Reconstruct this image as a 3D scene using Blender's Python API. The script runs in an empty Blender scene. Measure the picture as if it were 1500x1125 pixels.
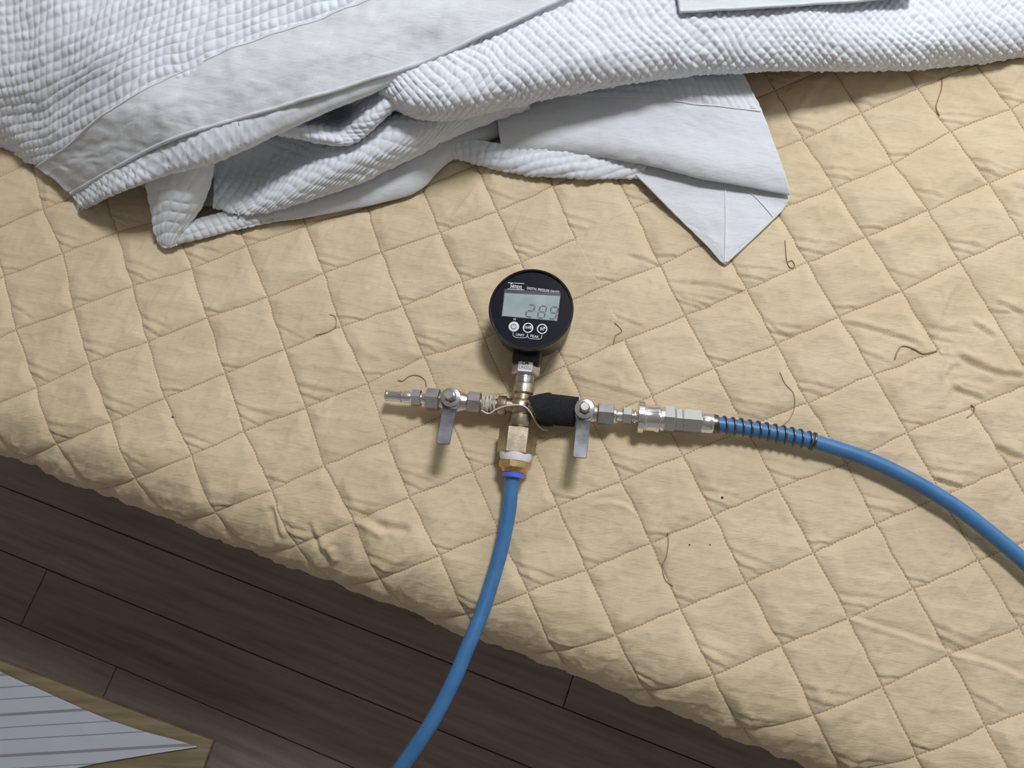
import bpy, bmesh, math
import numpy as np
from mathutils import Matrix, Vector

# ------------------------------------------------------------------ camera, light, exposure
scene = bpy.context.scene
H = 0.45                       # height of the bed top above the floor
CAMH = 0.61057                 # camera above the bed top
F = 1100.0                     # focal length in pixels of the 1500 x 1125 frame
R = np.array([[0.99707, 0.0, 0.07644], [0.01824, 0.97111, -0.23791], [-0.07423, 0.23861, 0.96827]])
cam_d = bpy.data.cameras.new('camera'); cam = bpy.data.objects.new('camera', cam_d)
scene.collection.objects.link(cam); scene.camera = cam
cam_d.sensor_fit = 'HORIZONTAL'; cam_d.sensor_width = 36.0; cam_d.lens = 36.0 * F / 1500.0
cam_d.clip_start = 0.01
M = Matrix([list(R[0]) + [0], list(R[1]) + [0], list(R[2]) + [H + CAMH], [0, 0, 0, 1]])
cam.matrix_world = M

world = bpy.data.worlds.new('room_light'); scene.world = world; world.use_nodes = True
world.node_tree.nodes['Background'].inputs[0].default_value = (0.80, 0.86, 0.95, 1)
world.node_tree.nodes['Background'].inputs[1].default_value = 0.10
def area(name, loc, target, size, energy, col):
    l = bpy.data.lights.new(name, 'AREA'); l.shape = 'RECTANGLE'; l.size, l.size_y = size
    l.energy = energy; l.color = col
    o = bpy.data.objects.new(name, l); scene.collection.objects.link(o); o.location = loc
    o.rotation_euler = (Vector(target) - Vector(loc)).to_track_quat('-Z', 'Y').to_euler()
    return o
area('ceiling_lamp_light', (0.52, 1.12, 2.28), (0.52, 1.12, 0.0), (0.40, 0.40), 37, (0.96, 0.985, 1.0))
area('daylight_fill', (1.55, 0.95, 1.35), (0.0, 0.1, 0.5), (1.0, 1.1), 6, (0.80, 0.92, 1.0))  # soft cool fill added for more ambient, tinted like daylight; no window is built
vs = scene.view_settings
vs.view_transform = 'Standard'; vs.look = 'None'; vs.gamma = 1.0; vs.use_curve_mapping = False
vs.exposure = 0.0

# ------------------------------------------------------------------ helpers
rng = np.random.default_rng(7)
COL = scene.collection
def W(px, py, z=0.0):
    """point of the place seen at a photo pixel, z metres above the bed top"""
    d = R @ np.array([(px - 750.0) / F, (562.5 - py) / F, -1.0])
    t = (z - CAMH) / d[2]
    return np.array([0, 0, H + CAMH]) + t * d
def PXY(X):
    Y = (np.asarray(X) - [0, 0, H + CAMH]) @ R
    return np.stack([750 + F * Y[..., 0] / -Y[..., 2], 562.5 - F * Y[..., 1] / -Y[..., 2]], -1)
TAB = rng.random((256, 256))
def vnoise(x, y, seed=0):
    x = np.asarray(x) + seed * 17.31; y = np.asarray(y) + seed * 7.77
    xi = np.floor(x).astype(int); yi = np.floor(y).astype(int)
    fx = x - xi; fy = y - yi
    fx = fx * fx * fx * (fx * (fx * 6 - 15) + 10); fy = fy * fy * fy * (fy * (fy * 6 - 15) + 10)
    t = lambda a, b: TAB[a % 256, b % 256]
    return (t(xi, yi) * (1 - fx) + t(xi + 1, yi) * fx) * (1 - fy) + (t(xi, yi + 1) * (1 - fx) + t(xi + 1, yi + 1) * fx) * fy - 0.5
def sstep(a, b, x):
    t = np.clip((x - a) / (b - a), 0, 1); return t * t * (3 - 2 * t)

def empty(name, loc=(0, 0, 0)):
    o = bpy.data.objects.new(name, None); COL.objects.link(o); o.location = loc
    o.empty_display_size = 0.02
    return o
def tag(o, label=None, cat=None, group=None, kind=None):
    if label: o['label'] = label
    if cat: o['category'] = cat
    if group: o['group'] = group
    if kind: o['kind'] = kind
    return o
def link(name, me, mat, parent=None, smooth=True, sharp=None):
    if mat is not None: me.materials.append(mat)
    if smooth:
        me.polygons.foreach_set('use_smooth', np.ones(len(me.polygons), bool))
        if sharp: me.set_sharp_from_angle(angle=math.radians(sharp))
    o = bpy.data.objects.new(name, me); COL.objects.link(o)
    if parent is not None:
        o.parent = parent
        bpy.context.view_layer.update()
        o.matrix_parent_inverse = parent.matrix_world.inverted()
    return o
def mesh_np(name, V, Q):
    me = bpy.data.meshes.new(name)
    V = np.asarray(V, np.float32).reshape(-1, 3); Q = np.asarray(Q, np.int32)
    me.vertices.add(len(V)); me.vertices.foreach_set('co', V.ravel())
    k = Q.shape[1]
    me.loops.add(Q.size); me.loops.foreach_set('vertex_index', Q.ravel())
    me.polygons.add(len(Q)); me.polygons.foreach_set('loop_start', np.arange(0, Q.size, k, dtype=np.int32))
    me.update(calc_edges=True); me.validate()
    return me
def grid_quads(n, m, wrap=False):
    i = np.arange(n - 1)[:, None]; j = np.arange(m if wrap else m - 1)[None]
    j2 = (j + 1) % m
    a = i * m + j; b = i * m + j2; c = (i + 1) * m + j2; d = (i + 1) * m + j
    return np.stack([a, b, c, d], -1).reshape(-1, 4)
def frame_of(d, up=(0, 0, 1)):
    d = np.asarray(d, float); d = d / np.linalg.norm(d)
    u = np.asarray(up, float); u = u - d * (u @ d); u = u / np.linalg.norm(u)
    return d, np.cross(u, d), u
def lathe_vq(O, d, prof, n=32, phase=0.0, up=(0, 0, 1), caps=True):
    d, s, u = frame_of(d, up)
    a = np.arange(n) * 2 * math.pi / n + phase
    ring = np.cos(a)[:, None] * s + np.sin(a)[:, None] * u
    V = np.concatenate([np.asarray(O) + d * x + ring * r for x, r in prof])
    faces = [tuple(q) for q in grid_quads(len(prof), n, True)[:, ::-1]]
    if caps:
        faces.append(tuple(range(n)))
        faces.append(tuple(range((len(prof) - 1) * n + n - 1, (len(prof) - 1) * n - 1, -1)))
    return [tuple(v) for v in V], faces
def lathe(name, O, d, prof, mat, parent=None, n=32, phase=0.0, sharp=32, caps=True, up=(0, 0, 1)):
    V, fcs = lathe_vq(O, d, prof, n, phase, up, caps)
    me = bpy.data.meshes.new(name); me.from_pydata(V, [], fcs); fix(me)
    return link(name, me, mat, parent, True, sharp)
def fix(me):
    bm = bmesh.new(); bm.from_mesh(me); bmesh.ops.recalc_face_normals(bm, faces=bm.faces); bm.to_mesh(me); bm.free()
def hexa(name, O, d, s0, s1, r, mat, parent=None, phase=math.pi / 6, c=0.0009, n=6):
    prof = [(s0, r * .87), (s0 + c, r), (s1 - c, r), (s1, r * .87)]
    return lathe(name, O, d, prof, mat, parent, n=n, phase=phase, sharp=20)
def crom(P, n):
    """Catmull-Rom through points P (k,dim) sampled n times"""
    P = np.asarray(P, float); k = len(P)
    if k == 2: 
        t = np.linspace(0, 1, n)[:, None]; return P[0] * (1 - t) + P[1] * t
    E_ = np.concatenate([[2 * P[0] - P[1]], P, [2 * P[-1] - P[-2]]])
    t = np.linspace(0, k - 1, n); i = np.minimum(t.astype(int), k - 2); f = (t - i).reshape((-1,) + (1,) * (P.ndim - 1))
    a, b, c, d = E_[i], E_[i + 1], E_[i + 2], E_[i + 3]
    return .5 * (2 * b + (c - a) * f + (2 * a - 5 * b + 4 * c - d) * f ** 2 + (3 * b - a - 3 * c + d) * f ** 3)
def tube(name, pts, r, mat, parent=None, n=16, caps=True, rads=None):
    P = np.asarray(pts, float)
    T = np.gradient(P, axis=0); T /= np.linalg.norm(T, axis=1)[:, None] + 1e-12
    u = np.array([0, 0, 1.0]); u = u - T[0] * (u @ T[0])
    if np.linalg.norm(u) < 1e-3: u = np.array([1.0, 0, 0]) - T[0] * T[0][0]
    V = []
    a = np.arange(n) * 2 * math.pi / n
    for i in range(len(P)):
        u = u - T[i] * (u @ T[i]); u /= np.linalg.norm(u)
        s = np.cross(T[i], u); rr = r if rads is None else rads[i]
        V.append(P[i] + rr * (np.cos(a)[:, None] * s + np.sin(a)[:, None] * u))
    V = np.concatenate(V)
    fcs = [tuple(q) for q in grid_quads(len(P), n, True)]
    if caps:
        fcs.append(tuple(range(n - 1, -1, -1))); k = (len(P) - 1) * n; fcs.append(tuple(range(k, k + n)))
    me = bpy.data.meshes.new(name); me.from_pydata([tuple(v) for v in V], [], fcs)
    return link(name, me, mat, parent, True, 50)
def box_me(name, O, ax, ay, az, hx, hy, hz, bev=0.0):
    bm = bmesh.new(); bmesh.ops.create_cube(bm, size=1)
    bmesh.ops.scale(bm, vec=(2 * hx, 2 * hy, 2 * hz), verts=bm.verts)
    if bev: bmesh.ops.bevel(bm, geom=list(bm.edges), offset=bev, segments=2, affect='EDGES', profile=.5)
    m = Matrix(((ax[0], ay[0], az[0], O[0]), (ax[1], ay[1], az[1], O[1]), (ax[2], ay[2], az[2], O[2]), (0, 0, 0, 1)))
    bmesh.ops.transform(bm, matrix=m, verts=bm.verts)
    me = bpy.data.meshes.new(name); bm.to_mesh(me); bm.free(); return me
def box(name, O, ax, ay, az, hx, hy, hz, mat, parent=None, bev=0.0):
    return link(name, box_me(name, O, ax, ay, az, hx, hy, hz, bev), mat, parent, True, 35)
def extrude_poly(name, pts2, O, ax, ay, az, th, mat, parent=None, sharp=35):
    n = len(pts2)
    O = np.asarray(O)
    lo = [O + ax * x + ay * y for x, y in pts2]; hi = [p + az * th for p in lo]
    fcs = [tuple(range(n - 1, -1, -1)), tuple(range(n, 2 * n))] + [(i, (i + 1) % n, n + (i + 1) % n, n + i) for i in range(n)]
    me = bpy.data.meshes.new(name); me.from_pydata([tuple(v) for v in lo + hi], [], fcs); fix(me)
    return link(name, me, mat, parent, True, sharp)

# ------------------------------------------------------------------ materials
def mat(name, col, rough=.6, metal=0.0, **kw):
    m = bpy.data.materials.new(name); m.use_nodes = True
    b = m.node_tree.nodes['Principled BSDF']
    b.inputs['Base Color'].default_value = (*col, 1); b.inputs['Roughness'].default_value = rough
    b.inputs['Metallic'].default_value = metal
    for k, v in kw.items(): b.inputs[k.replace('_', ' ')].default_value = v
    return m
def nodes(m): return m.node_tree.nodes, m.node_tree.links, m.node_tree.nodes['Principled BSDF']
def add_noise(m, c1, c2, scale=20, detail=4, stretch=(1, 1, 1), bump=0.0, bscale=400, rot=(0, 0, 0), bdist=.001, lo=.35, hi=.65):
    N, L, B = nodes(m)
    tc = N.new('ShaderNodeTexCoord'); mp = N.new('ShaderNodeMapping')
    mp.inputs['Scale'].default_value = stretch; mp.inputs['Rotation'].default_value = rot
    L.new(tc.outputs['Object'], mp.inputs['Vector'])
    no = N.new('ShaderNodeTexNoise'); no.inputs['Scale'].default_value = scale; no.inputs['Detail'].default_value = detail
    L.new(mp.outputs[0], no.inputs['Vector'])
    cr = N.new('ShaderNodeValToRGB'); cr.color_ramp.elements[0].color = (*c1, 1); cr.color_ramp.elements[1].color = (*c2, 1)
    cr.color_ramp.elements[0].position = lo; cr.color_ramp.elements[1].position = hi
    L.new(no.outputs[0], cr.inputs[0]); L.new(cr.outputs[0], B.inputs['Base Color'])
    if bump:
        nb = N.new('ShaderNodeTexNoise'); nb.inputs['Scale'].default_value = bscale; nb.inputs['Detail'].default_value = 3
        L.new(mp.outputs[0], nb.inputs['Vector'])
        bp = N.new('ShaderNodeBump'); bp.inputs['Strength'].default_value = bump; bp.inputs['Distance'].default_value = bdist
        L.new(nb.outputs[0], bp.inputs['Height']); L.new(bp.outputs[0], B.inputs['Normal'])
    return m

m_bed = mat('beige_cotton', (.58, .46, .29), .85); m_bed.node_tree.nodes['Principled BSDF'].inputs['Sheen Weight'].default_value = .15
add_noise(m_bed, (.60, .475, .315), (.665, .535, .365), 14, 6, (1, 2.6, 1), .35, 900, (0, 0, .35), .0006)
def cotton_relief(m, dist):
    N, L, B = nodes(m)
    tc = N.new('ShaderNodeTexCoord'); prev = B.inputs['Normal'].links[0].from_node
    h = None
    for rot, st, sc, wt in ((.12, (1, 9, 1), 60, .35), (1.02 + math.pi, (1, 5, 1), 26, 1.0), (-.2, (1, 6, 1), 34, .6)):
        mp = N.new('ShaderNodeMapping'); mp.vector_type = 'TEXTURE'; mp.inputs['Rotation'].default_value = (0, 0, rot); mp.inputs['Scale'].default_value = (st[0], 1 / st[1], 1)
        L.new(tc.outputs['Object'], mp.inputs['Vector'])
        no = N.new('ShaderNodeTexNoise'); no.inputs['Scale'].default_value = sc; no.inputs['Detail'].default_value = 5; no.inputs['Distortion'].default_value = .6
        L.new(mp.outputs[0], no.inputs['Vector'])
        mu = N.new('ShaderNodeMath'); mu.operation = 'MULTIPLY'; mu.inputs[1].default_value = wt; L.new(no.outputs[0], mu.inputs[0])
        if h is None: h = mu
        else:
            ad = N.new('ShaderNodeMath'); ad.operation = 'ADD'; L.new(h.outputs[0], ad.inputs[0]); L.new(mu.outputs[0], ad.inputs[1]); h = ad
    bp = N.new('ShaderNodeBump'); bp.inputs['Strength'].default_value = 1.0; bp.inputs['Distance'].default_value = dist
    L.new(h.outputs[0], bp.inputs['Height']); L.new(bp.outputs[0], prev.inputs['Normal'])
cotton_relief(m_bed, .0011)
m_thread = mat('tan_thread', (.40, .265, .155), .8)
m_loose = mat('loose_tan_thread', (.36, .25, .15), .8)
m_white = mat('white_cotton', (.80, .80, .82), .85); add_noise(m_white, (.69, .72, .785), (.74, .77, .83), 9, 4, (1, 1, 1), .3, 1400, (0, 0, 0), .0005)
m_plain = mat('white_plain_weave', (.80, .79, .80), .8); add_noise(m_plain, (.635, .655, .70), (.68, .70, .745), 26, 5, (1, 3, 1), .35, 1100, (0, 0, .4), .0005)
cotton_relief(m_plain, .0008)
m_wthread = mat('white_thread', (.74, .73, .74), .8)
m_floor = mat('dark_oak', (.12, .09, .07), .5)
add_noise(m_floor, (.19, .145, .125), (.31, .24, .205), 7, 8, (.9, 14, 1), .15, 160, (0, 0, 0), .0006, .3, .7)
m_gap = mat('floor_gap', (.02, .016, .013), .8)
m_bench = mat('bench_wood', (.20, .155, .09), .5); add_noise(m_bench, (.15, .115, .065), (.25, .195, .115), 9, 6, (1, 12, 1), .1, 200)
m_chrome = mat('chrome', (.80, .80, .82), .16, 1.0)
m_nickel = mat('nickel_plate', (.62, .59, .60), .28, 1.0); add_noise(m_nickel, (.56, .53, .54), (.70, .67, .68), 160, 3)
m_dull = mat('dull_brass_nickel', (.45, .38, .29), .36, 1.0); add_noise(m_dull, (.36, .30, .23), (.52, .45, .35), 180, 4, bump=.15, bscale=900, bdist=.0004)
m_brass = mat('brass', (.62, .47, .22), .3, 1.0); add_noise(m_brass, (.50, .37, .17), (.68, .53, .27), 150, 3)
m_steel = mat('zinc_steel', (.28, .29, .31), .55, .9); add_noise(m_steel, (.13, .135, .15), (.21, .215, .23), 120, 6)
m_black = mat('black_plastic', (.012, .012, .014), .35)
m_face = mat('gauge_face', (.010, .011, .018), .2, Specular_IOR_Level=.25)
m_bezel = mat('glossy_black_bezel', (.012, .012, .014), .16)
m_lcd = mat('lcd_glass', (.33, .40, .41), .18); add_noise(m_lcd, (.30, .37, .385), (.37, .44, .45), 60, 2)
m_seg = mat('lcd_segment', (.085, .105, .125), .3)
m_ghost = mat('lcd_frame_shade', (.05, .055, .065), .3)  # dark frame tone, also painted as the shadow band above the screen
m_print = mat('white_print', (.72, .73, .76), .5)
m_velcro = mat('black_velcro', (.008, .008, .010), .95); add_noise(m_velcro, (.006, .006, .008), (.014, .014, .017), 500, 3, bump=.6, bscale=1600, bdist=.0008)
m_tape = mat('sealing_tape', (.80, .77, .80), .6)
m_collar = mat('blue_collar', (.10, .15, .66), .35)
m_hose = mat('blue_hose', (.045, .165, .37), .4); add_noise(m_hose, (.040, .150, .345), (.055, .180, .40), 40, 3)
m_spring = mat('dark_spring_steel', (.16, .15, .15), .35, 1.0)
m_fibre = mat('hemp_fibre', (.62, .56, .50), .8)
m_label = mat('paper_label', (.72, .72, .76), .6)
m_ink = mat('dark_ink', (.06, .06, .09), .6)
m_wall = mat('wall_paint', (.74, .72, .69), .9); add_noise(m_wall, (.72, .70, .67), (.76, .74, .71), 3)
m_lint = mat('dark_lint', (.08, .05, .04), .9)
m_base = mat('mattress_ticking', (.6, .57, .5), .9)

# striped cloth: thin grey lines woven into pale blue-grey cotton
m_strip = mat('striped_cotton', (.6, .63, .68), .85)
def striped(m):
    N, L, B = nodes(m)
    tc = N.new('ShaderNodeTexCoord'); sp = N.new('ShaderNodeSeparateXYZ'); L.new(tc.outputs['UV'], sp.inputs[0])
    def line(period, off, width):
        a = N.new('ShaderNodeMath'); a.operation = 'ADD'; a.inputs[1].default_value = off + 10 * period; L.new(sp.outputs['Y'], a.inputs[0])
        b = N.new('ShaderNodeMath'); b.operation = 'MODULO'; b.inputs[1].default_value = period; L.new(a.outputs[0], b.inputs[0])
        c = N.new('ShaderNodeMath'); c.operation = 'LESS_THAN'; c.inputs[1].default_value = width; L.new(b.outputs[0], c.inputs[0])
        return c
    p = .0465
    l1 = line(p, 0, .0034); l2 = line(p, p * .36, .0013); l3 = line(p, p * .66, .0013)
    s1 = N.new('ShaderNodeMath'); s1.operation = 'MAXIMUM'; L.new(l1.outputs[0], s1.inputs[0]); L.new(l2.outputs[0], s1.inputs[1])
    s2 = N.new('ShaderNodeMath'); s2.operation = 'MAXIMUM'; L.new(s1.outputs[0], s2.inputs[0]); L.new(l3.outputs[0], s2.inputs[1])
    mx = N.new('ShaderNodeMix'); mx.data_type = 'RGBA'; L.new(s2.outputs[0], mx.inputs['Factor'])
    mx.inputs['A'].default_value = (.50, .53, .60, 1); mx.inputs['B'].default_value = (.27, .27, .30, 1)
    L.new(mx.outputs['Result'], B.inputs['Base Color'])
striped(m_strip)

# ------------------------------------------------------------------ setting: the room and its plank floor
ED = np.array([0.9475, -0.3198]); ED /= np.linalg.norm(ED)      # along the bed edge and the planks
EN = np.array([ED[1], -ED[0]])                                    # outwards from the bed
d3 = np.array([*ED, 0.0]); n3 = np.array([*EN, 0.0]); z3 = np.array([0, 0, 1.0])
EC = np.array([-0.1590, -0.0294])                                 # a point on the bed's outer edge
floor = box('floor', np.array([0, 0, -.03]) + d3 * 0, d3, n3, z3, 2.2, 2.2, .024, m_gap); tag(floor, kind='structure')
for nm, off, ax in (('wall_head', -n3 * 2.0, n3), ('wall_foot', n3 * 1.8, n3), ('wall_left', -d3 * 2.0, d3), ('wall_right', d3 * 2.0, d3)):
    oth = d3 if ax is n3 else n3
    w_ = box(nm, off + np.array([0, 0, 1.17]), ax, oth if ax is d3 else -oth, z3, .03, 2.2, 1.17, m_wall); tag(w_, kind='structure')
ce = box('ceiling', np.array([0, 0, 2.37]), d3, n3, z3, 2.2, 2.2, .03, m_wall); tag(ce, kind='structure')

PW = .0822; n0 = .1696
jt2 = float(W(57, 868, -H)[:2] @ ED); jt3 = float(W(168, 990, -H)[:2] @ ED)
pl_cache = {}
for row in range(-5, 16):
    lo = n0 + (row - 1) * PW
    start = {2: jt2, 3: jt3, 1: jt2 - .16, 0: jt2 - .45, 4: jt2 + 1.02}.get(row, None)
    if start is None: start = float(rng.uniform(-.4, .4))
    for k in range(-3, 3):
        t0 = start + k * 1.2; t1 = t0 + 1.2
        if t1 < -1.7 or t0 > 1.7: continue
        t0 = max(t0, -1.75); t1 = min(t1, 1.75)
        L_ = round(t1 - t0, 3)
        key = L_
        if key not in pl_cache:
            me = box_me('plank', (0, 0, 0), (1, 0, 0), (0, 1, 0), (0, 0, 1), L_ / 2 - .0006, PW / 2 - .0006, .006, .0009)
            me.materials.append(m_floor); pl_cache[key] = me
        o = bpy.data.objects.new('plank', pl_cache[key]); COL.objects.link(o)
        c = ED * (t0 + t1) / 2 + EN * (lo + PW / 2)
        o.location = (c[0], c[1], 0 - .0001 * (k % 2)); o.rotation_euler = (0, 0, math.atan2(ED[1], ED[0]))
        o.parent = floor

# ------------------------------------------------------------------ bed under the cover
bed = empty('bed', tuple(np.array([*(EC - EN * .7 + ED * .15), 0])))
tag(bed, 'low bed hidden beneath the beige quilted cover', 'bed')
cb = EC - EN * .63 + ED * .15
box('mattress', np.array([*cb, H - .014 - .13]), d3, n3, z3, .95, .545, .13, m_base, bed, .055)
box('bed_frame', np.array([*cb, .095]), d3, n3, z3, .94, .53, .0839, m_bench, bed, .006)

# ------------------------------------------------------------------ the beige quilted cover
GO = np.array([-0.48666793, 0.31250579]); GB = np.array([0.05061552, 0.02151905]); GA = np.array([0.02184273, -0.04903009])
rows = {
0: {0: (62.7, 305.3)},
1: {-1: (5.3, 405.3), 0: (90.7, 370.7), 1: (170.7, 340)},
2: {-1: (22.7, 484), 0: (108, 452), 1: (193.3, 420), 2: (280, 393), 3: (360, 360), 4: (446.7, 329.3), 5: (537, 302.7), 6: (618.7, 274.7), 7: (697.3, 240)},
3: {-1: (53.3, 568), 0: (130.7, 532), 1: (217.3, 501.3), 2: (304, 466.7), 3: (390.7, 434.7), 4: (473.3, 400), 5: (557.3, 369.3), 6: (644, 340), 7: (728, 309.3)},
4: {0: (165.3, 618.7), 1: (242.7, 584), 2: (329.3, 546.7), 3: (416, 511), 4: (498.7, 477.3), 5: (589.3, 448), 6: (676, 412), 7: (762.7, 384), 8: (844, 350.7), 9: (928, 305), 12: (1176, 205.3), 13: (1260, 166.7), 14: (1342.7, 132)},
5: {1: (281, 668), 2: (357, 632), 3: (446, 597.3), 4: (536.7, 560), 5: (620, 522), 6: (709, 495), 9: (965.3, 389.3), 12: (1221.3, 277.3), 13: (1308, 240), 14: (1390.7, 194.7), 15: (1478.7, 160)},
6: {2: (397, 718), 3: (474, 681.3), 4: (567.3, 644), 7: (829, 536), 8: (914.7, 498.7), 9: (1004, 464), 10: (1093, 425), 12: (1268, 349.3), 13: (1358.7, 309.3), 14: (1448, 269.3)},
7: {3: (518, 764), 4: (599, 728), 5: (692.7, 690.7), 8: (954.7, 580), 9: (1045, 541), 10: (1136, 505), 11: (1228, 465), 12: (1320, 426.7), 13: (1405, 384), 14: (1494.7, 342.7)},
8: {4: (644, 813), 6: (816.7, 741.3), 7: (910, 704), 8: (1000.7, 666.7), 10: (1182.7, 590), 11: (1280, 549), 12: (1374.7, 514.7)},
9: {5: (773, 867), 6: (859.5, 834.5), 7: (955, 796), 8: (1046, 756), 9: (1139.5, 714.7), 10: (1241, 680), 11: (1328, 633)},
10: {7: (997, 892), 8: (1093, 852), 9: (1192, 810.7), 10: (1284, 768), 12: (1478.7, 684)},
11: {8: (1145, 945), 9: (1244, 905), 10: (1337.3, 864), 11: (1434.7, 821)},
12: {10: (1391, 960), 11: (1494.7, 920)}, 13: {10: (1444, 1065)},
}
B0, B1, A0, A1 = -16, 30, -22, 26
def gaff(b, a): return GO + np.multiply.outer(b, GB) + np.multiply.outer(a, GA)
kn = np.array([(b, a) for a in rows for b in rows[a]], float)
kd = np.array([W(*rows[a][b])[:2] - gaff(b, a) for a in rows for b in rows[a]])
nb, na = B1 - B0 + 1, A1 - A0 + 1
bb, aa = np.meshgrid(np.arange(B0, B1 + 1), np.arange(A0, A1 + 1), indexing='ij')
q = np.stack([bb, aa], -1).reshape(-1, 2).astype(float)
d2 = ((q[:, None] - kn[None]) ** 2).sum(-1)
w = 1 / (d2 + .02) ** 2
Dn = (w[..., None] * kd[None]).sum(1) / w.sum(1)[:, None]
Dn *= np.exp(-np.maximum(np.sqrt(d2.min(1)) - .5, 0) / 3)[:, None]
for i_, k_ in enumerate(d2.argmin(1)):
    if d2[i_, k_] < .01: Dn[i_] = kd[k_]
Dn = Dn.reshape(nb, na, 2)

RR = .058                                  # radius of the bed's rounded edge
fine_e = np.concatenate([[0, .35, .8, 1.4, 2.2, 3.2, 4.4, 5.8], np.arange(7.4, 27.4, 1.72)]) * .001 / .055
fine = np.concatenate([fine_e, 1 - fine_e[:0:-1]]); nf = len(fine)
ce_ = np.array([0, 1.2, 4, 10, 18]) * .001 / .055
coarse = np.concatenate([ce_, [.5], 1 - ce_[:0:-1]])
def axis(lo, hi, f0, f1):
    vals, idx, start = [], [], []
    for k in range(lo, hi):
        f_ = fine if f0 <= k < f1 else coarse
        start.append(len(vals)); vals += list(k + f_); idx += [k - lo] * len(f_)
    start.append(len(vals))
    return np.array(vals), np.array(idx), start
bs, BI, bst = axis(B0, B1, -2, 17); as_, AI, ast = axis(A0, A1, -1, 15)
BF = bs - B0 - BI; AF = as_ - A0 - AI
D00 = Dn[BI][:, AI]; D10 = Dn[BI + 1][:, AI]; D01 = Dn[BI][:, AI + 1]; D11 = Dn[BI + 1][:, AI + 1]
fb, fa = BF[:, None, None], AF[None, :, None]
Dm = D00 * (1 - fb) * (1 - fa) + D10 * fb * (1 - fa) + D01 * (1 - fb) * fa + D11 * fb * fa
FL = GO + bs[:, None, None] * GB + as_[None, :, None] * GA + Dm          # flat positions
# seam wobble so that no seam is ruled straight
wob = np.stack([vnoise(FL[..., 0] * 60, FL[..., 1] * 60, 3), vnoise(FL[..., 0] * 60, FL[..., 1] * 60, 4)], -1) * .0012
wob += np.stack([vnoise(FL[..., 0] * 160, FL[..., 1] * 160, 5), vnoise(FL[..., 0] * 160, FL[..., 1] * 160, 6)], -1) * .0010
FL = FL + wob
tt = (FL - EC) @ ED; ww = (FL - EC) @ EN
TMIN, TMAX, WMIN, WMAX = -.86, 1.12, -1.2, RR * (math.pi / 2 - 1) + .25
clt = np.clip(tt, TMIN, TMAX); clw = np.clip(ww, WMIN, WMAX)
keepv = (tt > TMIN - .003) & (tt < TMAX + .003) & (ww > WMIN - .003) & (ww < WMAX + .003)

NOSEAM = {('B', 8, 4), ('B', 8, 5), ('A', 4, 8), ('B', 12, 8), ('A', 8, 12), ('A', 8, 13)}
def seam_dist(bi, ai, fbv, fav):
    """distance in metres to the nearest of the cell's four seams (bi, ai integer indices)"""
    big = 9.0
    dl = np.where(np.isin(bi * 1000 + ai, [k[1] * 1000 + k[2] for k in NOSEAM if k[0] == 'B']), big, fbv * .055)
    dr = np.where(np.isin((bi + 1) * 1000 + ai, [k[1] * 1000 + k[2] for k in NOSEAM if k[0] == 'B']), big, (1 - fbv) * .055)
    du = np.where(np.isin(ai * 1000 + bi, [k[1] * 1000 + k[2] for k in NOSEAM if k[0] == 'A']), big, fav * .0535)
    dd = np.where(np.isin((ai + 1) * 1000 + bi, [k[1] * 1000 + k[2] for k in NOSEAM if k[0] == 'A']), big, (1 - fav) * .0535)
    return np.minimum(dl, dr), np.minimum(du, dd)
bI = (BI + B0)[:, None] + 0 * AI[None]; aI = 0 * BI[:, None] + (AI + A0)[None]
s1, s2 = seam_dist(bI, aI, BF[:, None] + 0 * AF[None], 0 * BF[:, None] + AF[None])
sd = np.minimum(s1, s2)
prod = (1 - np.exp(-s1 / .0032)) * (1 - np.exp(-s2 / .0024))
cellr = TAB[(bI * 7 + aI * 13) % 256, (bI * 3 - aI * 5) % 256]
hgt = prod * (.0008 + .0005 * cellr)
hgt -= .0006 * np.exp(-(sd / .0008) ** 2)
# little tucks where the machine ran over the crossings: a crease cutting each corner above a crossing
bfm = BF[:, None] + 0 * AF[None]; afm = 0 * BF[:, None] + AF[None]
def creases(x, y, p0, p1, dep, wid, bow=0.0):
    e = np.array(p1) - np.array(p0); L_ = np.linalg.norm(e); e = e / L_
    s = (x - p0[0]) * e[0] + (y - p0[1]) * e[1]; c = -(x - p0[0]) * e[1] + (y - p0[1]) * e[0]
    u = np.clip(s / L_, 0, 1); c = c - bow * 4 * u * (1 - u)
    env = sstep(-.12, .12, s / L_) * (1 - sstep(.88, 1.12, s / L_))
    return dep * env * (-np.exp(-(c / wid) ** 2) + .75 * np.exp(-((c - 2.1 * wid) / (1.6 * wid)) ** 2))
r1 = TAB[(bI * 11 + aI * 29 + 5) % 256, (bI * 17 - aI * 23) % 256]; r2 = TAB[(bI * 5 + aI * 19 + 77) % 256, (bI * 37 + aI * 3) % 256]
ln = .16 + .16 * r1; lm = .14 + .14 * r2
# segment from (0, 1-lm) to (ln, 1) in each cell
x_ = bfm / ln; y_ = (afm - (1 - lm)) / lm
cdist = (y_ - x_) / np.sqrt((1 / ln) ** 2 + (1 / lm) ** 2) * .055
env = sstep(-.1, .1, x_) * (1 - sstep(.9, 1.1, x_)) * (r1 > .18)
hgt += env * (-.0016 * np.exp(-(cdist / .0008) ** 2) + .0010 * np.exp(-((cdist + .0022) / .0018) ** 2))
lm2 = lm * 1.7
y2 = (afm - (1 - lm2)) / lm2; x2 = bfm / (ln * 2.1)
cd2 = (y2 - x2) / np.sqrt((1 / (ln * 2.1)) ** 2 + (1 / lm2) ** 2) * .055
env2 = sstep(-.05, .15, x2) * (1 - sstep(.7, 1.05, x2)) * (r2 > .45)
hgt += env2 * (-.0011 * np.exp(-(cd2 / .0009) ** 2) + .0006 * np.exp(-((cd2 + .003) / .002) ** 2))
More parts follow.
